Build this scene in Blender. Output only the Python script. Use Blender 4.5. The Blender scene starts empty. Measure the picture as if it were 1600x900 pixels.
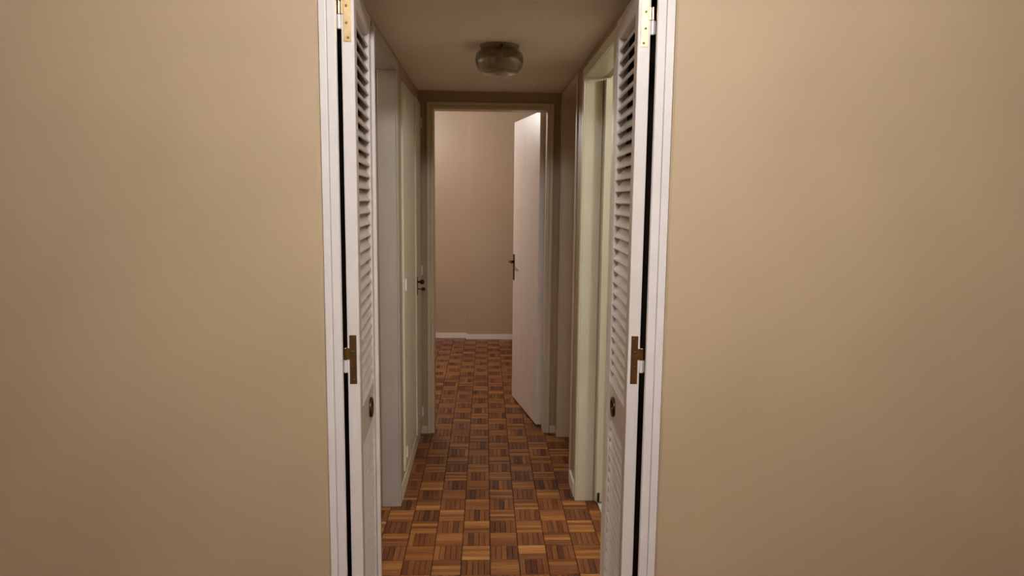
import bpy, bmesh, math, random
from mathutils import Vector, Matrix

# ------------------------------------------------------------------ camera
S = bpy.context.scene
COL = S.collection
CAM_H, F_PX, PITCH, YAW, ROLL = 1.4998, 1110.0, 0.1256, 0.0382, 0.0102
cam_data = bpy.data.cameras.new('camera')
cam_data.sensor_width = 36.0
cam_data.lens = 36.0 * F_PX / 1600.0
cam_data.clip_start = 0.05
cam = bpy.data.objects.new('camera', cam_data)
COL.objects.link(cam)
Fh = Vector((math.sin(YAW), math.cos(YAW), 0)); Rt = Vector((math.cos(YAW), -math.sin(YAW), 0)); Zu = Vector((0, 0, 1))
Dv = Fh * math.cos(PITCH) - Zu * math.sin(PITCH)
Uv = Fh * math.sin(PITCH) + Zu * math.cos(PITCH)
rr = Rt * math.cos(ROLL) + Uv * math.sin(ROLL)
uu = Uv * math.cos(ROLL) - Rt * math.sin(ROLL)
M = Matrix((rr, uu, -Dv)).transposed().to_4x4()
M.translation = Vector((0, 0, CAM_H))
cam.matrix_world = M
S.camera = cam

# ------------------------------------------------------------------ world, lights, exposure
W = bpy.data.worlds.new('world'); S.world = W
W.use_nodes = True
W.node_tree.nodes['Background'].inputs[0].default_value = (1.0, 0.85, 0.7, 1)
W.node_tree.nodes['Background'].inputs[1].default_value = 0.02
S.view_settings.view_transform = 'Standard'
S.view_settings.look = 'None'
S.view_settings.gamma = 1.0
S.view_settings.use_curve_mapping = False
S.view_settings.exposure = 0.0

def lamp(name, loc, watts, color, radius):
    l = bpy.data.lights.new(name, 'POINT'); l.energy = watts; l.color = color; l.shadow_soft_size = radius
    o = bpy.data.objects.new(name, l); COL.objects.link(o); o.location = loc
    return o
# the living room's five-arm ceiling fitting, above and before the camera's head
for k in range(5):
    a_ = 2 * math.pi * (k + 0.3) / 5
    lamp('living_room_bulb', (0.16 + 0.30 * math.cos(a_), 0.32 + 0.22 * math.sin(a_), 2.34), 15.8, (1.0, 1.02, 1.06), 0.05)
lamp('bedroom_light', (-0.86, 6.02, 2.24), 50, (1.0, 0.97, 0.94), 0.09)
lamp('bathroom_light', (-1.60, 3.22, 2.22), 19, (1.0, 0.98, 0.98), 0.10)
lamp('kitchen_light', (1.60, 2.42, 2.22), 25, (1.0, 0.99, 0.97), 0.10)

# ------------------------------------------------------------------ materials
def srgb(r, g, b):
    f = lambda c: (c / 255) / 12.92 if c / 255 <= 0.04045 else ((c / 255 + 0.055) / 1.055) ** 2.4
    return (f(r), f(g), f(b), 1)

def new_mat(name):
    m = bpy.data.materials.new(name); m.use_nodes = True
    nt = m.node_tree
    return m, nt, nt.nodes['Principled BSDF']

def paint(name, col, rough=0.5, mottle=0.06, mscale=2.0, bump=0.12, bscale=350, spec=0.4):
    """painted surface: slightly uneven colour, fine roller relief"""
    m, nt, p = new_mat(name)
    N, L = nt.nodes, nt.links
    tc = N.new('ShaderNodeTexCoord')
    n1 = N.new('ShaderNodeTexNoise'); n1.inputs['Scale'].default_value = mscale; n1.inputs['Detail'].default_value = 4
    L.new(tc.outputs['Object'], n1.inputs['Vector'])
    mr = N.new('ShaderNodeMapRange'); mr.inputs['From Min'].default_value = 0.3; mr.inputs['From Max'].default_value = 0.7
    mr.inputs['To Min'].default_value = 1 - mottle; mr.inputs['To Max'].default_value = 1 + mottle
    L.new(n1.outputs['Fac'], mr.inputs['Value'])
    mx = N.new('ShaderNodeMix'); mx.data_type = 'RGBA'; mx.blend_type = 'MULTIPLY'
    mx.inputs[0].default_value = 1.0; mx.inputs[6].default_value = col
    L.new(mr.outputs['Result'], mx.inputs[7]); L.new(mx.outputs[2], p.inputs['Base Color'])
    n2 = N.new('ShaderNodeTexNoise'); n2.inputs['Scale'].default_value = bscale; n2.inputs['Detail'].default_value = 2
    L.new(tc.outputs['Object'], n2.inputs['Vector'])
    b = N.new('ShaderNodeBump'); b.inputs['Strength'].default_value = bump; b.inputs['Distance'].default_value = 0.001
    L.new(n2.outputs['Fac'], b.inputs['Height']); L.new(b.outputs['Normal'], p.inputs['Normal'])
    p.inputs['Roughness'].default_value = rough
    p.inputs['Specular IOR Level'].default_value = spec
    return m

def metal(name, col, rough, nscale=40, var=0.35):
    m, nt, p = new_mat(name)
    N, L = nt.nodes, nt.links
    tc = N.new('ShaderNodeTexCoord')
    n = N.new('ShaderNodeTexNoise'); n.inputs['Scale'].default_value = nscale; n.inputs['Detail'].default_value = 5
    L.new(tc.outputs['Object'], n.inputs['Vector'])
    mr = N.new('ShaderNodeMapRange'); mr.inputs['To Min'].default_value = 1 - var; mr.inputs['To Max'].default_value = 1 + var
    L.new(n.outputs['Fac'], mr.inputs['Value'])
    mx = N.new('ShaderNodeMix'); mx.data_type = 'RGBA'; mx.blend_type = 'MULTIPLY'
    mx.inputs[0].default_value = 1.0; mx.inputs[6].default_value = col
    L.new(mr.outputs['Result'], mx.inputs[7]); L.new(mx.outputs[2], p.inputs['Base Color'])
    p.inputs['Metallic'].default_value = 1.0; p.inputs['Roughness'].default_value = rough
    return m

MAT = {}
MAT['wall'] = paint('beige_wall_paint', srgb(195, 171, 138), 0.5, 0.05, 2.2, 0.15, 300)
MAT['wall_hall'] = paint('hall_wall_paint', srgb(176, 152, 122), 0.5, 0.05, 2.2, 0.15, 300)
MAT['wall_far'] = paint('bedroom_wall_paint', srgb(192, 168, 142), 0.4, 0.04, 2.2, 0.15, 300)
MAT['ceiling'] = paint('ceiling_paint', srgb(238, 228, 212), 0.6, 0.04, 1.5, 0.12, 250)
MAT['ceiling_white'] = paint('white_ceiling_paint', srgb(235, 228, 216), 0.6, 0.03, 1.5, 0.1, 250)
MAT['white'] = paint('white_gloss_paint', srgb(240, 231, 224), 0.32, 0.04, 9.0, 0.08, 120, 0.5)
MAT['louver'] = paint('louver_white_paint', srgb(236, 225, 216), 0.36, 0.04, 9.0, 0.08, 120, 0.5)
MAT['cream'] = paint('cream_green_paint', srgb(220, 214, 192), 0.35, 0.04, 6.0, 0.08, 120, 0.5)
MAT['grey_white'] = paint('grey_white_paint', srgb(186, 175, 167), 0.35, 0.04, 6.0, 0.08, 120, 0.5)
MAT['beige_trim'] = paint('beige_trim_paint', srgb(206, 188, 160), 0.35, 0.04, 6.0, 0.08, 120, 0.5)
MAT['lamp_mount'] = paint('brown_enamel', srgb(128, 104, 80), 0.4, 0.05, 20.0, 0.05, 120, 0.5)
MAT['niche'] = paint('gap_shade_dark', srgb(58, 40, 28), 0.8, 0.2, 12.0, 0.3, 80, 0.2)  # shade of the door gaps put into a dark colour
MAT['aged'] = metal('tarnished_brass', srgb(100, 76, 46), 0.36)
MAT['tile_white'] = paint('white_stone', srgb(215, 212, 205), 0.3, 0.05, 6.0, 0.02, 60, 0.5)
MAT['brass'] = metal('brass', srgb(205, 160, 95), 0.30)
MAT['bronze'] = metal('aged_brass', srgb(188, 160, 116), 0.27)
MAT['dark'] = metal('dark_bronze', srgb(62, 46, 34), 0.4)
MAT['screw'] = metal('screw_steel', srgb(110, 95, 75), 0.45)

def wood_mat():
    m, nt, p = new_mat('teak_parquet')
    N, L = nt.nodes, nt.links
    at = N.new('ShaderNodeAttribute'); at.attribute_name = 'tint'; at.attribute_type = 'GEOMETRY'
    oi = N.new('ShaderNodeObjectInfo')
    tc = N.new('ShaderNodeTexCoord')
    sep = N.new('ShaderNodeSeparateColor'); L.new(at.outputs['Color'], sep.inputs['Color'])
    # grain follows the slat: u along, v across, both stored with each slat
    cmb = N.new('ShaderNodeCombineXYZ')
    uv = N.new('ShaderNodeUVMap'); uv.uv_map = 'grain'
    su = N.new('ShaderNodeSeparateXYZ'); L.new(uv.outputs['UV'], su.inputs['Vector'])
    mu = N.new('ShaderNodeMath'); mu.operation = 'MULTIPLY'; mu.inputs[1].default_value = 9
    mv = N.new('ShaderNodeMath'); mv.operation = 'MULTIPLY'; mv.inputs[1].default_value = 170
    L.new(su.outputs['X'], mu.inputs[0]); L.new(su.outputs['Y'], mv.inputs[0])
    off = N.new('ShaderNodeMath'); off.operation = 'MULTIPLY_ADD'; off.inputs[1].default_value = 37.0
    L.new(oi.outputs['Random'], off.inputs[0]); L.new(sep.outputs['Green'], off.inputs[2])
    off2 = N.new('ShaderNodeMath'); off2.operation = 'MULTIPLY'; off2.inputs[1].default_value = 25.0
    L.new(off.outputs[0], off2.inputs[0])
    L.new(mu.outputs[0], cmb.inputs[0]); L.new(mv.outputs[0], cmb.inputs[1]); L.new(off2.outputs[0], cmb.inputs[2])
    g = N.new('ShaderNodeTexNoise'); g.inputs['Scale'].default_value = 1.0; g.inputs['Detail'].default_value = 3
    L.new(cmb.outputs[0], g.inputs['Vector'])
    # slat tone = stored tint + grain
    add = N.new('ShaderNodeMath'); add.operation = 'MULTIPLY_ADD'; add.inputs[1].default_value = 0.42
    sub = N.new('ShaderNodeMath'); sub.operation = 'SUBTRACT'; sub.inputs[1].default_value = 0.5
    L.new(g.outputs['Fac'], sub.inputs[0]); L.new(sub.outputs[0], add.inputs[0]); L.new(sep.outputs['Red'], add.inputs[2])
    cr = N.new('ShaderNodeValToRGB')
    e = cr.color_ramp.elements
    e[0].position = 0.0; e[0].color = srgb(70, 32, 14)
    e[1].position = 1.0; e[1].color = srgb(196, 146, 88)
    for pos, c in ((0.28, srgb(104, 55, 25)), (0.55, srgb(142, 88, 40)), (0.78, srgb(172, 116, 58))):
        k = e.new(pos); k.color = c
    L.new(add.outputs[0], cr.inputs['Fac']); L.new(cr.outputs['Color'], p.inputs['Base Color'])
    p.inputs['Roughness'].default_value = 0.36
    p.inputs['Specular IOR Level'].default_value = 0.4
    b = N.new('ShaderNodeBump'); b.inputs['Strength'].default_value = 0.15; b.inputs['Distance'].default_value = 0.0006
    L.new(g.outputs['Fac'], b.inputs['Height']); L.new(b.outputs['Normal'], p.inputs['Normal'])
    return m
MAT['wood'] = wood_mat()
MAT['bitumen'] = paint('parquet_joint', srgb(46, 28, 18), 0.8, 0.1, 20, 0.1, 100)

def glass_mat():
    m, nt, p = new_mat('frosted_glass')
    N, L = nt.nodes, nt.links
    tc = N.new('ShaderNodeTexCoord')
    w = N.new('ShaderNodeTexNoise'); w.inputs['Scale'].default_value = 45; w.inputs['Detail'].default_value = 2
    L.new(tc.outputs['Object'], w.inputs['Vector'])
    b = N.new('ShaderNodeBump'); b.inputs['Strength'].default_value = 0.4; b.inputs['Distance'].default_value = 0.003
    L.new(w.outputs['Fac'], b.inputs['Height']); L.new(b.outputs['Normal'], p.inputs['Normal'])
    p.inputs['Base Color'].default_value = srgb(205, 192, 170)
    p.inputs['Roughness'].default_value = 0.16
    p.inputs['Transmission Weight'].default_value = 0.9
    p.inputs['IOR'].default_value = 1.45
    return m
MAT['glass'] = glass_mat()

# ------------------------------------------------------------------ mesh helpers
def box(bm, x0, x1, y0, y1, z0, z1, bevel=0.0):
    if x0 > x1: x0, x1 = x1, x0
    v = [bm.verts.new((x, y, z)) for x in (x0, x1) for y in (y0, y1) for z in (z0, z1)]
    fs = [bm.faces.new([v[i] for i in q]) for q in ((0, 1, 3, 2), (4, 6, 7, 5), (0, 4, 5, 1), (2, 3, 7, 6), (0, 2, 6, 4), (1, 5, 7, 3))]
    if bevel > 0:
        es = list({e for f in fs for e in f.edges})
        bmesh.ops.bevel(bm, geom=es, offset=bevel, segments=2, profile=0.5, affect='EDGES')
    return fs

def prism(bm, pts, z0, z1):
    """extrude an XY outline from z0 to z1"""
    a = [bm.verts.new((x, y, z0)) for x, y in pts]; b = [bm.verts.new((x, y, z1)) for x, y in pts]
    n = len(pts)
    for i in range(n):
        bm.faces.new((a[i], a[(i + 1) % n], b[(i + 1) % n], b[i]))
    bm.faces.new(list(reversed(a))); bm.faces.new(b)

def lathe(bm, prof, c=(0, 0, 0), n=48, axis='Z'):
    rings = []
    for r, h in prof:
        ring = []
        for i in range(n):
            a = 2 * math.pi * i / n
            p = (r * math.cos(a), r * math.sin(a), h)
            if axis == 'X': p = (p[2], p[0], p[1])
            if axis == 'Y': p = (p[0], p[2], p[1])
            ring.append(bm.verts.new((p[0] + c[0], p[1] + c[1], p[2] + c[2])))
        rings.append(ring)
    for k in range(len(rings) - 1):
        for i in range(n):
            bm.faces.new((rings[k][i], rings[k][(i + 1) % n], rings[k + 1][(i + 1) % n], rings[k + 1][i]))
    if prof[0][0] > 1e-6: bm.faces.new(list(reversed(rings[0])))
    if prof[-1][0] > 1e-6: bm.faces.new(rings[-1])

def torus(bm, R, r, c, axis='X', n=32, m=10):
    prof = [(R + r * math.cos(2 * math.pi * k / m), r * math.sin(2 * math.pi * k / m)) for k in range(m + 1)]
    rings = []
    for k in range(m):
        q = prof[k]; ring = []
        for i in range(n):
            a = 2 * math.pi * i / n
            p = (q[0] * math.cos(a), q[0] * math.sin(a), q[1])
            if axis == 'X': p = (p[2], p[0], p[1])
            ring.append(bm.verts.new((p[0] + c[0], p[1] + c[1], p[2] + c[2])))
        rings.append(ring)
    for k in range(m):
        for i in range(n):
            bm.faces.new((rings[k][i], rings[k][(i + 1) % n], rings[(k + 1) % m][(i + 1) % n], rings[(k + 1) % m][i]))

def mesh_of(bm, name, mat, smooth=False):
    bmesh.ops.recalc_face_normals(bm, faces=bm.faces)
    me = bpy.data.meshes.new(name); bm.to_mesh(me); bm.free()
    me.materials.append(MAT[mat])
    if smooth:
        for f in me.polygons: f.use_smooth = True
    return me

def obj(name, bm, mat, parent=None, smooth=False, loc=None):
    me = bm if isinstance(bm, bpy.types.Mesh) else mesh_of(bm, name, mat, smooth)
    o = bpy.data.objects.new(name, me); COL.objects.link(o)
    o.parent = parent
    if loc: o.location = loc
    return o

def empty(name, loc=(0, 0, 0), rz=0.0):
    o = bpy.data.objects.new(name, None); COL.objects.link(o)
    o.empty_display_size = 0.1; o.location = loc; o.rotation_euler = (0, 0, rz)
    return o

def tag(o, label=None, cat=None, kind=None, group=None):
    if label: o['label'] = label
    if cat: o['category'] = cat
    if kind: o['kind'] = kind
    if group: o['group'] = group
    return o

def boxes(name, mat, lst, parent=None, bevel=0.0):
    bm = bmesh.new()
    for b in lst: box(bm, *b, bevel=bevel)
    return obj(name, bm, mat, parent)

def struct(o, label, cat):
    return tag(o, label, cat, 'structure')

# ------------------------------------------------------------------ key measures (metres; floor z = 0)
WY = 1.926                      # face of the wall that holds the louvred doors
HL, HR = -0.412, 0.462          # hall walls
HC = 2.139                      # hall ceiling
FY = 4.43                       # end wall of the hall
LD0, LD1, LDZ = 2.66, 3.33, 2.075      # doorway in the left hall wall
RD0, RD1, RDZ = 2.60, 3.385, 2.062     # doorway in the right hall wall
RE0, RE1, REZ = 3.655, 4.34, 2.085     # second doorway in the right hall wall
TOP = 2.60

# ------------------------------------------------------------------ wall facing the camera
bm = bmesh.new()
ch = 0.006
prism(bm, [(-3.4, WY), (-0.4375 - ch, WY), (-0.4375, WY + ch), (-0.4375, 1.976), (-0.90, 1.976), (-0.90, 2.03), (-3.4, 2.03)], 0, TOP)
prism(bm, [(3.4, WY), (3.4, 2.03), (0.95, 2.03), (0.95, 1.976), (0.4995, 1.976), (0.4995, WY + ch), (0.4995 + ch, WY)], 0, TOP)
box(bm, -0.4375, 0.4995, WY, 2.03, 2.125, TOP)
struct(obj('wall_front', bm, 'wall'), 'beige painted wall around the opening with louvred doors', 'wall')

# door frame of that opening: outer strip, inner jamb
t1 = empty('trim_1', (0, 0, 0)); struct(t1, 'white painted frame around the opening with louvred doors', 'door frame')
for s, xo, xs, xi in ((-1, -0.436, -0.4155, -0.3915), (1, 0.498, 0.4755, 0.4515)):
    bm = bmesh.new(); box(bm, xo, xs + s * 0.0006, WY + 0.003, 1.975, 0, 2.12, bevel=0.0022); obj('casing', bm, 'white', t1)
    bm = bmesh.new(); box(bm, xs, xi, WY + 0.0055, 1.948, 0, 2.09, bevel=0.003); obj('jamb', bm, 'white', t1)
bm = bmesh.new(); box(bm, -0.436, 0.498, WY + 0.003, 1.975, 2.103, 2.124, bevel=0.0022); obj('casing', bm, 'white', t1)
bm = bmesh.new(); box(bm, -0.4155, 0.4755, WY + 0.0055, 1.972, 2.086, 2.103, bevel=0.003); obj('jamb', bm, 'white', t1)

# ------------------------------------------------------------------ hall walls, ceiling
struct(boxes('wall_left', 'wall_hall', [
    (-0.53, HL, 2.385, LD0, 0, HC), (-0.53, HL, LD0, LD1, LDZ, HC), (-0.53, HL, LD1, 3.505, 0, HC), (-0.53, HL, 3.505, FY, 2.072, HC)]),
    'beige hall wall with the bathroom doorway and the closet', 'wall')
struct(boxes('wall_right', 'wall_hall', [
    (HR, 0.58, 2.385, RD0, 0, HC), (HR, 0.58, RD0, RD1, RDZ, HC), (HR, 0.58, RD1, RE0, 0, HC),
    (HR, 0.58, RE0, RE1, REZ, HC), (HR, 0.58, RE1, FY, 0, HC)]),
    'beige hall wall with two doorways opposite the closet', 'wall')
for sx, x_, lab in ((-1, HL, 'added dark pocket that shades the gap behind the folded louvred door, closet side'), (1, HR, 'added dark pocket that shades the gap behind the folded louvred door, stone floor side')):  # added pockets, deep and dark-coloured so the louvred door gaps go black
    struct(boxes('shade_niche', 'niche', [(x_ + sx * 0.002, x_ + sx * 0.55, 2.372, 2.384, 0, HC - 0.001), (x_ + sx * 0.50, x_ + sx * 0.55, 1.98, 2.372, 0, HC - 0.001),
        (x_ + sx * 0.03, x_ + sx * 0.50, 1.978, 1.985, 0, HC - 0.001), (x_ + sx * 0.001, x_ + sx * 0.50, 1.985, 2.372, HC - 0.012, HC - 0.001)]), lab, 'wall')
struct(boxes('ceiling', 'ceiling', [(-0.53, 0.58, 1.977, FY + 0.1, HC, HC + 0.05), (-0.95, -0.53, 1.977, 2.405, HC, HC + 0.05), (0.58, 1.0, 1.977, 2.405, HC, HC + 0.05)]), 'low cream ceiling of the narrow hall', 'ceiling')
OXL, OXR, OZ = -0.338, 0.393, 2.048
struct(boxes('wall_end', 'wall_hall', [
    (-0.53, OXL, FY, FY + 0.1, 0, HC), (OXR, 0.58, FY, FY + 0.1, 0, HC), (OXL, OXR, FY, FY + 0.1, OZ, HC)]),
    'dark beige strip of wall around the doorway at the hall end', 'wall')

# frame of the doorway at the hall end
t2 = empty('trim_2'); struct(t2, 'moulded cream frame of the doorway at the hall end', 'door frame')
cxl, cxr, cz = -0.361, 0.416, 2.075
ixl, ixr, iz = -0.318, 0.375, 2.032
for a, b in ((cxl, cxl + 0.022), (cxr, cxr - 0.022)):
    bm = bmesh.new(); box(bm, a, b, FY - 0.018, FY - 0.0005, 0, cz, bevel=0.004); obj('casing', bm, 'beige_trim', t2)
for a, b in ((cxl + 0.0215, ixl), (cxr - 0.0215, ixr)):
    bm = bmesh.new(); box(bm, a, b, FY - 0.011, FY + 0.1, 0, iz + 0.021, bevel=0.003); obj('jamb', bm, 'beige_trim', t2)
bm = bmesh.new(); box(bm, cxl + 0.022, cxr - 0.022, FY - 0.018, FY - 0.0005, cz - 0.022, cz, bevel=0.004); obj('casing', bm, 'beige_trim', t2)
bm = bmesh.new(); box(bm, ixl, ixr, FY - 0.011, FY + 0.1, iz, cz - 0.0225, bevel=0.003); obj('jamb', bm, 'beige_trim', t2)

# frames of the side doorways
def side_frame(name, X, s, y0, y1, zt, mat, label, depth=0.118, proud=0.008, lin=0.004):
    """s = -1 frame in the left hall wall, +1 in the right; linings stand lin into the opening"""
    t = empty(name); struct(t, label, 'door frame')
    f = X - s * proud
    stepx = X + s * 0.082
    for ya, yb, st in ((y0, y0 - 0.04, 1), (y1, y1 + 0.04, -1)):
        bm = bmesh.new(); box(bm, f, X - s * 0.0003, ya + st * lin, yb, 0, zt + 0.04, bevel=0.003); obj('casing', bm, mat, t)
        bm = bmesh.new(); box(bm, X - s * 0.0003, stepx, ya, ya + st * lin, 0, zt, bevel=0.0015); obj('jamb', bm, mat, t)
        bm = bmesh.new(); box(bm, stepx + s * 0.006, X + s * depth, ya, ya + st * 0.0015, 0, zt, bevel=0.0006); obj('jamb', bm, mat, t)
    bm = bmesh.new(); box(bm, f, X - s * 0.0003, y0 + lin, y1 - lin, zt - lin, zt + 0.04, bevel=0.003); obj('casing', bm, mat, t)
    bm = bmesh.new(); box(bm, X - s * 0.0003, stepx, y0 + lin, y1 - lin, zt - lin, zt, bevel=0.0015); obj('jamb', bm, mat, t)
    return t
side_frame('trim_3', HL, -1, LD0, LD1, LDZ, 'grey_white', 'greyish white frame of the doorway before the closet')
side_frame('trim_4', HR, 1, RD0, RD1, RDZ, 'cream', 'pale green-white frame of the doorway with a white stone sill')
side_frame('trim_5', HR, 1, RE0, RE1, REZ, 'beige_trim', 'beige frame of the doorway facing the closet doors')

# baseboards in the hall
struct(boxes('baseboard_left', 'cream', [(HL + 0.001, HL + 0.0085, LD1 + 0.04, FY, 0, 0.078)], bevel=0.002), 'cream plinth board running under the closet doors', 'baseboard')
struct(boxes('baseboard_right', 'white', [(HR - 0.011, HR - 0.0005, RD1 + 0.0405, RE0 - 0.0405, 0, 0.07)], bevel=0.002), 'short white baseboard between the two hall doorways', 'baseboard')
struct(boxes('baseboard_end', 'beige_trim', [(HL + 0.0095, cxl - 0.001, FY - 0.02, FY - 0.001, 0, 0.05), (cxr + 0.001, HR - 0.001, FY - 0.02, FY - 0.001, 0, 0.05)], bevel=0.003), 'small white baseboard ends beside the end doorway frame', 'baseboard')

# ------------------------------------------------------------------ living room shell (behind and beside the camera)
struct(boxes('wall_back', 'wall', [(-3.4, 3.4, -3.7, -3.6, 0, TOP)]), 'beige wall behind the camera', 'wall')
struct(boxes('wall_side', 'wall', [(-3.5, -3.4, -3.7, 2.03, 0, TOP)]), 'beige side wall of the room before the hall', 'wall')
struct(boxes('wall_side', 'wall', [(3.4, 3.5, -3.7, 2.03, 0, TOP)]), 'beige opposite side wall of the room before the hall', 'wall')
struct(boxes('ceiling', 'ceiling_white', [(-3.5, 3.5, -3.7, 2.03, TOP, TOP + 0.05)]), 'white ceiling of the room before the hall', 'ceiling')

# ------------------------------------------------------------------ room at the hall end
JX = -0.186
bm = bmesh.new()
rc = 0.016
arc = [(JX + rc - rc * math.cos(t_ * math.pi / 12), 7.48 + rc - rc * math.sin(t_ * math.pi / 12)) for t_ in range(7)]
prism(bm, [(-3.2, 7.55), (JX, 7.55)] + arc + [(1.5, 7.48), (1.5, 7.65), (-3.2, 7.65)], 0, 2.5)
struct(obj('wall_far', bm, 'wall_far'), 'beige far wall of the room with a shallow step', 'wall')
struct(boxes('baseboard_far', 'white', [(-3.2, JX - 0.013, 7.538, 7.549, 0, 0.056), (JX - 0.013, 1.5, 7.468, 7.479, 0, 0.054), (JX - 0.0125, JX - 0.0015, 7.4795, 7.5375, 0, 0.054)], bevel=0.002), 'white baseboard along the stepped far wall', 'baseboard')
struct(boxes('wall_far_left', 'wall_far', [(-3.3, -3.2, FY + 0.1, 7.65, 0, 2.5)]), 'beige side wall of the far room', 'wall')
struct(boxes('wall_far_right', 'wall_far', [(1.5, 1.6, FY + 0.1, 7.65, 0, 2.5)]), 'beige side wall of the far room behind the open door', 'wall')
struct(boxes('wall_far_front', 'wall_far', [(-3.2, -0.53, FY, FY + 0.1, 0, 2.5), (0.58, 1.5, FY, FY + 0.1, 0, 2.5), (-0.53, 0.58, FY + 0.02, FY + 0.1, HC + 0.05, 2.5)]), 'beige wall of the far room beside its doorway', 'wall')
struct(boxes('ceiling', 'wall_far', [(-3.3, 1.6, FY, 7.65, 2.5, 2.55)]), 'pale ceiling of the far room', 'ceiling')

# ------------------------------------------------------------------ side rooms glimpsed through the doorways
struct(boxes('wall_bathroom', 'cream', [(-2.1, -2.0, 2.03, 3.6, 0, 2.4), (-2.0, -0.53, 3.505, 3.6, 0, 2.4), (-0.53, -0.529, 2.405, 3.505, HC, 2.4)]), 'pale wall of the side room before the closet', 'wall')
struct(boxes('ceiling', 'ceiling_white', [(-2.1, -0.53, 2.03, 3.6, 2.4, 2.45)]), 'white ceiling of the side room before the closet', 'ceiling')
struct(boxes('wall_kitchen', 'cream', [(2.0, 2.1, 2.03, 3.6, 0, 2.4), (0.58, 2.0, 3.505, 3.6, 0, 2.4), (0.579, 0.58, 2.405, 3.505, HC, 2.4)]), 'pale wall of the side room with stone floor', 'wall')
struct(boxes('ceiling', 'ceiling_white', [(0.58, 2.1, 2.03, 3.6, 2.4, 2.45)]), 'white ceiling of the side room with stone floor', 'ceiling')

# ------------------------------------------------------------------ floor: subfloor, parquet blocks, slats
T = 0.12; TX, TY = 0.0278, 2.9274; NS = 5
floor = struct(boxes('floor', 'bitumen', [(-3.5, 3.5, -3.7, 7.65, -0.06, -0.006)]), 'teak mosaic parquet floor in a basket weave of small blocks', 'floor')
EDGE = 0.562                                     # the parquet stops here in the right doorway
struct(boxes('floor', 'tile_white', [(EDGE + 0.002, 2.1, 2.03, 3.6, -0.005, 0.004)]), 'white stone floor beyond the right hall doorway', 'floor')
rng = random.Random(7)

def slat_geo(verts, faces, tints, uvs, cx, cy, horiz, tint, seed, L=T, w=T * 0.984 / NS, dz=0.0, x0=None, x1=None):
    """one parquet slat: chamfered top; runs along X when horiz"""
    g = 0.0007; c = 0.0009
    hl, hw = L / 2 - 0.0013, w / 2 - g
    b = len(verts)
    for k, (ix, z) in enumerate(((0, -0.0058), (0, -c), (c, 0))):
        for sx, sy in ((-1, -1), (1, -1), (1, 1), (-1, 1)):
            lx, ly = sx * (hl - ix), sy * (hw - ix)
            x, y = (lx, ly) if horiz else (-ly, lx)
            verts.append((cx + x, cy + y, z + dz))
            uvs.append((lx, ly + seed))
    for k in (0, 4):
        for i in range(4):
            faces.append((b + k + i, b + k + (i + 1) % 4, b + k + 4 + (i + 1) % 4, b + k + 4 + i))
    faces.append((b + 8, b + 9, b + 10, b + 11))
    tints.extend([(tint, seed)] * 9)

def slat_mesh(name, verts, faces, tints, uvs):
    me = bpy.data.meshes.new(name); me.from_pydata(verts, [], faces)
    ca = me.color_attributes.new('tint', 'FLOAT_COLOR', 'CORNER')
    uv = me.uv_layers.new(name='grain')
    for p_, t in zip(me.polygons, tints):
        for li in p_.loop_indices:
            ca.data[li].color = (t[0], t[1], 0, 1)
            uv.data[li].uv = uvs[me.loops[li].vertex_index]
    me.materials.append(MAT['wood'])
    return me

def rtint(horiz):
    t = rng.gauss(0.53 if horiz else 0.32, 0.13)  # sheen along the grain painted in as tone by slat direction
    if rng.random() < 0.05: t -= 0.18
    return max(0.05, min(0.98, t))

def is_h(i, j):                                  # column i starts at TX+i*T, row j at TY+j*T
    return (i + j) % 2 == 0                      # block (-1,-1) runs across the hall

def visible(x, y):
    if y < 2.60 or y > 7.6: return False
    if y < FY:
        lo = max(-0.163 * y - 0.02, (HL - 0.02) if y > 3.27 else -0.6)
        hi = min(0.182 * y + 0.02, (HR + 0.02) if y > 3.42 else EDGE)
        return lo - T / 2 < x < hi + T / 2
    lo = -0.0735 * y; hi = min(0.0835 * y, 0.36 - (y - 4.55) * 0.184 if y < 5.3 else 0.0402 * y)
    return lo - T / 2 < x < hi + T / 2

cells = []
for i in range(-29, 29):
    for j in range(-56, 42):
        cx, cy = TX + (i + 0.5) * T, TY + (j + 0.5) * T
        if not (-3.38 < cx < 3.38 and -3.58 < cy < 7.6): continue
        if cx > EDGE and 1.98 < cy < 3.6: continue
        if abs(cx) > 0.75 and 2.05 < cy < FY: continue
        if (cx < -3.2 or cx > 1.5) and cy > FY: continue
        cells.append((i, j, cx, cy))
vis = sorted([c for c in cells if visible(c[2], c[3])], key=lambda c: c[3])[:300]
vset = {(c[0], c[1]) for c in vis}
rest = [c for c in cells if (c[0], c[1]) not in vset]

# shared meshes: 40 block designs for each direction (slats are told apart by tone and joints)
def block_mesh(h):
    V, Fc, Tn, U = [], [], [], []
    for k in range(NS):
        o_ = (k - (NS - 1) / 2) * T * 0.984 / NS
        slat_geo(V, Fc, Tn, U, 0 if h else -o_, o_ if h else 0, h, rtint(h), rng.random() * 3, dz=rng.uniform(-0.00025, 0.0))
    return slat_mesh('parquet_block', V, Fc, Tn, U)
BM = {h: [block_mesh(h) for _ in range(40)] for h in (True, False)}
def one_slat(h):
    V, Fc, Tn, U = [], [], [], []
    slat_geo(V, Fc, Tn, U, 0, 0, h, rtint(h), rng.random() * 3)
    return slat_mesh('slat', V, Fc, Tn, U)
SM = {h: [one_slat(h) for _ in range(40)] for h in (True, False)}
bm = bmesh.new(); box(bm, -T / 2 + 0.0004, T / 2 - 0.0004, -T / 2 + 0.0004, T / 2 - 0.0004, -0.0058, -0.0042)
bed_mesh = mesh_of(bm, 'parquet_block', 'bitumen')
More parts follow.
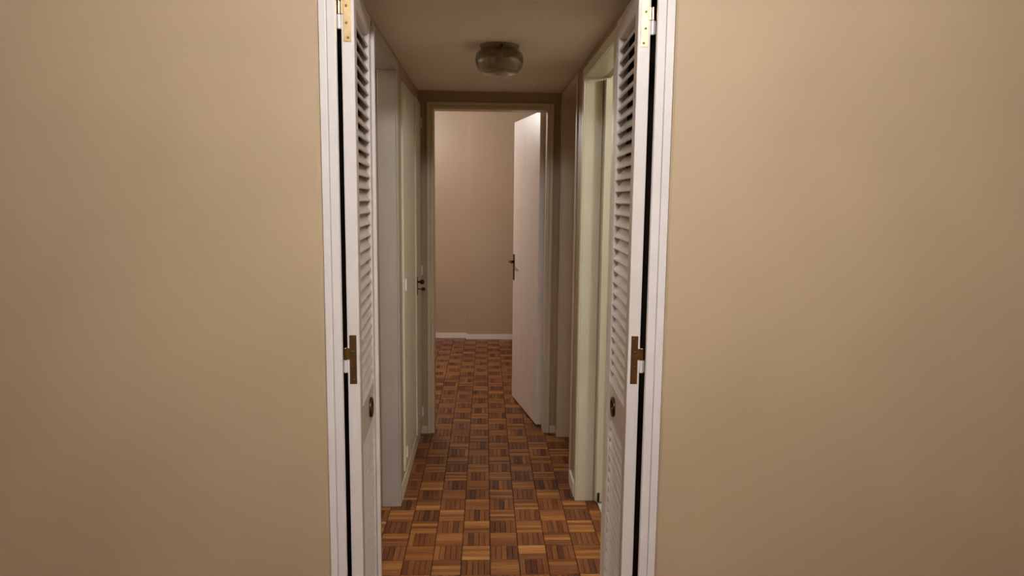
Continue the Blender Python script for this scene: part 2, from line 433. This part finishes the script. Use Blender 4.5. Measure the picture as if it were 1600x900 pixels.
for n, (i, j, cx, cy) in enumerate(vis):
    h = is_h(i, j)
    if n < 60:                                   # nearest blocks: each slat a piece of its own
        b = obj('parquet_block', bed_mesh, None, floor, loc=(cx, cy, 0))
        for k in range(NS):
            o_ = (k - (NS - 1) / 2) * T * 0.984 / NS
            obj('slat', rng.choice(SM[h]), None, b, loc=(0 if h else o_, o_ if h else 0, rng.uniform(-0.00025, 0)))
    else:
        obj('parquet_block', rng.choice(BM[h]), None, floor, loc=(cx, cy, 0))
V, Fc, Tn, U = [], [], [], []
for i, j, cx, cy in rest:
    h = is_h(i, j)
    for k in range(NS):
        o_ = (k - (NS - 1) / 2) * T * 0.984 / NS
        slat_geo(V, Fc, Tn, U, cx + (0 if h else -o_), cy + (o_ if h else 0), h, rtint(h), rng.random() * 3)
# column of cut blocks along the stone sill of the right doorway
cx0 = TX + 4 * T
for j in range(-7, 5):
    h = is_h(4, j); cy = TY + (j + 0.5) * T
    if cy < 2.1 or cy > 3.45: continue
    v2, f2, t2_, u2 = [], [], [], []
    wcut = EDGE - cx0
    if h:
        for k in range(NS): slat_geo(v2, f2, t2_, u2, wcut / 2, (k - 2) * T / NS, True, rtint(True), rng.random() * 3, L=wcut)
    else:
        for k in range(2): slat_geo(v2, f2, t2_, u2, (k + 0.5) * wcut / 2, 0, False, rtint(False), rng.random() * 3, w=wcut / 2)
    obj('parquet_block', slat_mesh('parquet_block', v2, f2, t2_, u2), None, floor, loc=(cx0, cy, 0))
ro = obj('parquet_field', slat_mesh('parquet_field', V, Fc, Tn, U), None, floor)
ro['kind'] = 'stuff'

# ------------------------------------------------------------------ louvred doors
TH = 0.0345
def louver_door(name, s, loc, rz, label):
    """local y runs along the leaf away from the hinge, the hall face is x = 0, thickness goes to -s*x"""
    d = empty(name, loc, rz); struct(d, label, 'door')
    LW, Z0, ZT = 0.418, 0.012, 2.076
    b = -s * TH
    for y0, y1 in ((0, 0.05), (LW - 0.05, LW)):
        bm = bmesh.new(); box(bm, b, 0, y0, y1, Z0, ZT, bevel=0.0025); obj('stile', bm, 'louver', d)
    for z0, z1 in ((2.012, ZT), (0.77, 0.888), (Z0, 0.185)):
        bm = bmesh.new(); box(bm, b + s * 0.001, -s * 0.001, 0.0502, LW - 0.0502, z0, z1, bevel=0.003); obj('rail', bm, 'louver', d)
    # slat section: low at the hall face, high at the back, rounded edges
    f = Vector((-s * 0.0055, -0.0185)); k = Vector((-s * 0.0310, 0.0170))
    ax = (k - f).normalized(); nr = Vector((-ax.y, ax.x)); t = 0.0040; mid = (f + k) / 2; hl = (k - f).length / 2 + 0.002
    sec = []
    for a in range(20):
        th = 2 * math.pi * a / 20; cs, sn = math.cos(th), math.sin(th)
        sec.append(mid + ax * hl * math.copysign(abs(cs) ** 0.55, cs) + nr * t * math.copysign(abs(sn) ** 0.55, sn))
    bm = bmesh.new()
    A = [bm.verts.new((p.x, 0.0503, p.y)) for p in sec]; B = [bm.verts.new((p.x, LW - 0.0503, p.y)) for p in sec]
    for i in range(len(sec)):
        bm.faces.new((A[i], A[(i + 1) % len(sec)], B[(i + 1) % len(sec)], B[i]))
    bm.faces.new(A); bm.faces.new(list(reversed(B)))
    me = mesh_of(bm, 'slat', 'louver')
    for za, zb, n in ((0.888, 2.012, 30), (0.185, 0.770, 16)):
        for q in range(n):
            obj('slat', me, None, d, loc=(0, 0, za + (q + 0.5) * (zb - za) / n))
    # hinges: plate let into the leaf edge, arm, knuckle, painted frame knuckle, screws
    xa, xb, xk = -s * 0.0085, -s * 0.0285, -s * 0.0400
    sm = None
    for hz in (1.982, 1.042, 0.16):
        bm = bmesh.new()
        box(bm, xa, xb, -0.0016, 0.0002, hz - 0.0705, hz + 0.0705, bevel=0.0005)
        box(bm, xb, xk, -0.0016, 0.0002, hz + 0.0005, hz + 0.0335, bevel=0.0005)
        lathe(bm, [(0.0062, hz), (0.0065, hz + 0.001), (0.0065, hz + 0.033), (0.0055, hz + 0.0345), (0.002, hz + 0.0355)], (xk, 0.002, 0), 16)
        hg = obj('hinge', bm, 'bronze', d)
        hg['label'] = 'brass hinge let into the door edge'
        bm = bmesh.new()
        lathe(bm, [(0.002, hz - 0.0385), (0.005, hz - 0.038), (0.0062, hz - 0.036), (0.0062, hz - 0.001)], (xk, 0.002, 0), 16)
        box(bm, xk, xk - s * 0.008, 0.0012, 0.003, hz - 0.036, hz - 0.002)
        kn = obj('knuckle', bm, 'white', hg); kn['label'] = 'hinge knuckle painted over white'
        if sm is None:
            bm = bmesh.new(); lathe(bm, [(0.0036, 0.0), (0.0036, -0.0003), (0.0028, -0.0007), (0.0001, -0.0009)], (0, 0, 0), 12, 'Y')
            sm = mesh_of(bm, 'screw', 'screw')
        for o_ in (-0.06, -0.022, 0.022, 0.06):
            obj('screw', sm, None, hg, loc=(-s * (0.0185 + 0.002 * (1 if o_ * o_ < .001 else -1)), -0.0016, hz + o_))
    # round flush pull
    c = (0, 0.25, 0.828)
    bm = bmesh.new()
    torus(bm, 0.027, 0.0058, (s * 0.002, c[1], c[2]), 'X')
    pr = obj('ring_pull', bm, 'aged', d, True); pr['label'] = 'round tarnished brass ring pull'
    bm = bmesh.new()
    lathe(bm, [(0.026, s * 0.0004), (0.0235, s * 0.0022), (0.02, s * 0.0012), (0.0001, s * 0.0008)], (0, c[1], c[2]), 32, 'X')
    obj('cup', bm, 'dark', pr, True)
    bm = bmesh.new(); box(bm, -s * 0.012, -s * 0.022, -0.0004, 0.0003, 0.803, 0.881); obj('filled_mortise', bm, 'white', d)
    if s > 0:
        bm = bmesh.new(); box(bm, 0.0003, 0.0125, LW - 0.014, LW + 0.010, Z0, ZT - 0.03, bevel=0.002)
        st = obj('astragal', bm, 'louver', d); st['label'] = 'raised cover strip on the free edge'
    if s < 0:
        bm = bmesh.new(); box(bm, 0.006, 0.020, LW, LW + 0.009, 0.888, 0.922, bevel=0.001)
        lt = obj('latch', bm, 'dark', d); lt['label'] = 'small dark latch tongue'
    return d
louver_door('door_1', 1, (-0.3535, 1.987, 0), 0.0524, 'white louvred door folded back on the closet side of the hall')
louver_door('door_2', -1, (0.4110, 1.987, 0), -0.0400, 'white louvred door folded back beside the doorway with stone floor')

# ------------------------------------------------------------------ built-in closet on the left hall wall
cl = empty('built_in_closet', (HL, 3.51, 0))
tag(cl, 'cream built-in closet with two flat doors in the hall wall', 'closet')
def crel(lst, bevel=0.0):
    bm = bmesh.new()
    for x0, x1, y0, y1, z0, z1 in lst: box(bm, x0 - HL, x1 - HL, y0 - 3.51, y1 - 3.51, z0, z1, bevel=bevel)
    return bm
FX = HL - 0.003
YA0, YM, YB1 = 3.545, 4.105, 4.424
obj('carcass', crel([(-0.95, FX - 0.02, 3.507, 4.429, 0.001, 0.085), (-0.95, -0.93, 3.507, 4.429, 0.085, 2.07), (-0.93, FX - 0.02, 3.507, 3.525, 0.085, 2.07),
                     (-0.93, FX - 0.02, 4.411, 4.429, 0.085, 2.07), (-0.93, FX - 0.02, 3.525, 4.411, 2.05, 2.07)]), 'cream', cl)
obj('face_frame', crel([(FX - 0.02, FX, 3.507, YA0 + 0.01, 0.001, 2.07), (FX - 0.02, FX, YA0 + 0.01, 4.429, 2.045, 2.07), (FX - 0.02, FX, YA0 + 0.01, 4.429, 0.001, 0.10)], 0.001), 'cream', cl)
da = obj('door', crel([(FX + 0.0005, FX + 0.0115, YA0, YM - 0.002, 0.092, 2.058)], 0.002), 'cream', cl)
db = obj('door', crel([(FX + 0.0005, FX + 0.0190, YM, YB1, 0.095, 2.062)], 0.002), 'cream', cl)
def closet_hinge(door, y, z, front, L=0.055):
    bm = bmesh.new()
    x = FX + front - HL; yy = y - 3.51
    lathe(bm, [(0.001, z - L / 2 - 0.004), (0.0045, z - L / 2), (0.0045, z + L / 2), (0.001, z + L / 2 + 0.004)], (x + 0.004, yy, 0), 12)
    box(bm, x + 0.0002, x + 0.002, yy - 0.006, yy + 0.018 * (1 if y < 4 else -1), z - L / 2, z + L / 2)
    h = obj('hinge', bm, 'white', door)
for z in (0.185, 1.06, 1.955): closet_hinge(da, YA0 + 0.035, z, 0.0115)
for z in (0.145, 1.05, 1.95): closet_hinge(db, YB1 - 0.008, z, 0.0190)
# knob with escutcheon, key below
kx, ky, kz = FX + 0.0190 - HL, YM + 0.032 - 3.51, 1.01
bm = bmesh.new()
box(bm, kx, kx + 0.003, ky - 0.011, ky + 0.011, kz - 0.075, kz + 0.03, bevel=0.001)
esc = obj('escutcheon', bm, 'dark', db); esc['label'] = 'dark metal key plate'
bm = bmesh.new()
lathe(bm, [(0.006, 0.003), (0.0055, 0.014), (0.011, 0.02), (0.0145, 0.028), (0.013, 0.036), (0.006, 0.041), (0.0005, 0.042)], (kx, ky, kz), 20, 'X')
kb = obj('knob', bm, 'dark', db, True); kb['label'] = 'dark metal knob'
bm = bmesh.new()
lathe(bm, [(0.003, 0.002), (0.003, 0.03)], (kx, ky, kz - 0.042), 10, 'X')
box(bm, kx + 0.026, kx + 0.046, ky - 0.002, ky + 0.002, kz - 0.052, kz - 0.032, bevel=0.001)
ky_ = obj('key', bm, 'dark', db); ky_['label'] = 'dark key left in the lock'

# ------------------------------------------------------------------ open door at the hall end
p0 = Vector((0.342, 4.556)); p1 = Vector((0.207, 5.262))
dv = (p1 - p0); LEN = dv.length; rz = math.atan2(-dv.x, dv.y)
d3 = empty('door_3', (p0.x, p0.y, 0), rz); struct(d3, 'flat white door standing ajar into the far room', 'door')
bm = bmesh.new(); box(bm, 0, 0.041, 0, LEN, 0.010, 2.046, bevel=0.002); obj('leaf', bm, 'louver', d3)
bm = bmesh.new(); box(bm, -0.003, 0, LEN - 0.052, LEN - 0.012, 0.90, 1.09, bevel=0.001)
pl = obj('handle_plate', bm, 'dark', d3); pl['label'] = 'dark metal backplate'
bm = bmesh.new()
lathe(bm, [(0.009, -0.003), (0.007, -0.034), (0.0075, -0.038), (0.004, -0.042)], (0, LEN - 0.032, 1.035), 16, 'X')
lathe(bm, [(0.004, LEN - 0.13), (0.006, LEN - 0.11), (0.0055, LEN - 0.06), (0.006, LEN - 0.026)], (-0.036, 0, 1.035), 14, 'Y')
hd = obj('lever', bm, 'dark', pl, True)
for z in (0.22, 1.02, 1.85):
    bm = bmesh.new()
    box(bm, 0.011, 0.030, -0.0015, 0.0003, z - 0.06, z + 0.06, bevel=0.0004)
    lathe(bm, [(0.002, z - 0.04), (0.006, z - 0.037), (0.006, z + 0.037), (0.002, z + 0.04)], (0.036, -0.004, 0), 14)
    hg = obj('hinge', bm, 'louver', d3)

# doors of the right hall doorways
d4 = empty('door_4', (0.552, RD1 - 0.0045, 0)); struct(d4, 'pale door opened flat into the stone floored room', 'door')
bm = bmesh.new(); box(bm, 0.0, 0.70, -0.040, -0.001, 0.012, RDZ - 0.012, bevel=0.002); obj('leaf', bm, 'cream', d4)
bm = bmesh.new(); box(bm, 0.63, 0.67, -0.044, -0.0402, 0.90, 1.09, bevel=0.001); pl = obj('handle_plate', bm, 'dark', d4)
bm = bmesh.new(); lathe(bm, [(0.009, -0.044), (0.008, -0.085)], (0.65, 0, 1.035), 14, 'Y'); lathe(bm, [(0.007, 0.55), (0.008, 0.655)], (0, -0.085, 1.035), 14, 'X'); obj('lever', bm, 'dark', pl)
bm = bmesh.new(); lathe(bm, [(0.002, 0.014), (0.0055, 0.016), (0.0055, 0.06), (0.002, 0.062)], (0.013, -0.047, 0), 12)
box(bm, 0.008, 0.018, -0.046, -0.0402, 0.018, 0.055); bo = obj('door_bolt', bm, 'dark', d4)
d5 = empty('door_5', (0.546, RE0 + 0.006, 0)); struct(d5, 'closed beige door in the doorway facing the closet doors', 'door')
bm = bmesh.new(); box(bm, 0.0, 0.034, 0, RE1 - RE0 - 0.012, 0.008, REZ - 0.006, bevel=0.002); obj('leaf', bm, 'beige_trim', d5)
bm = bmesh.new(); box(bm, -0.003, -0.0002, 0.03, 0.07, 0.90, 1.09, bevel=0.001); pl = obj('handle_plate', bm, 'dark', d5)
bm = bmesh.new(); lathe(bm, [(0.009, -0.045), (0.008, -0.003)], (0, 0.05, 1.035), 14, 'X'); lathe(bm, [(0.007, 0.045), (0.008, 0.16)], (-0.045, 0, 1.035), 14, 'Y'); obj('lever', bm, 'dark', pl)

# ------------------------------------------------------------------ ceiling lamp in the hall (switched off)
LX, LY = 0.055, 3.11
cl2 = empty('ceiling_lamp', (LX, LY, HC)); tag(cl2, 'squat glass ceiling lamp switched off in the hall', 'lamp')
bm = bmesh.new()
lathe(bm, [(0.083, -0.0002), (0.083, -0.002), (0.080, -0.004), (0.0795, -0.022), (0.074, -0.024), (0.0001, -0.024)], (0, 0, 0), 48)
obj('mount', bm, 'lamp_mount', cl2, True)
bm = bmesh.new()
prof = [(0.076, -0.0245), (0.088, -0.026), (0.097, -0.033), (0.1015, -0.047), (0.1020, -0.060), (0.0985, -0.080), (0.0905, -0.098), (0.078, -0.110), (0.060, -0.116), (0.035, -0.118), (0.0001, -0.1185)]
n = 96
rings = []
for side, off in ((0, 0.0), (1, -0.003)):
    seq = prof if side == 0 else list(reversed(prof))
    for r, z in seq:
        ring = []
        for i in range(n):
            a = 2 * math.pi * i / n
            w = 1 + (0.008 * math.cos(a * 24) if r > 0.05 and side == 0 else 0)
            q = max(0.0001, r * w + off)
            ring.append(bm.verts.new((q * math.cos(a), q * math.sin(a), z - (off if z < -0.07 else 0))))
        rings.append(ring)
for k in range(len(rings) - 1):
    for i in range(n):
        bm.faces.new((rings[k][i], rings[k][(i + 1) % n], rings[k + 1][(i + 1) % n], rings[k + 1][i]))
for i in range(n):
    bm.faces.new((rings[-1][i], rings[-1][(i + 1) % n], rings[0][(i + 1) % n], rings[0][i]))
bmesh.ops.remove_doubles(bm, verts=bm.verts, dist=0.0002)
sh = obj('glass_shade', bm, 'glass', cl2, True); sh['label'] = 'ribbed clouded glass shade'
bm = bmesh.new()
lathe(bm, [(0.0001, -0.092), (0.014, -0.089), (0.024, -0.078), (0.026, -0.066), (0.02, -0.052), (0.014, -0.042), (0.014, -0.025)], (0, 0, 0), 24)
obj('bulb', bm, 'ceiling_white', cl2, True)
for a in (0.6, 2.7, 4.8):
    bm = bmesh.new(); lathe(bm, [(0.001, 0.0), (0.005, 0.002), (0.005, 0.010), (0.001, 0.012)], (0, 0, 0), 10, 'X')
    k = obj('thumb_screw', bm, 'dark', cl2, True, loc=(0.080 * math.cos(a), 0.080 * math.sin(a), -0.015)); k.rotation_euler = (0, 0, a)
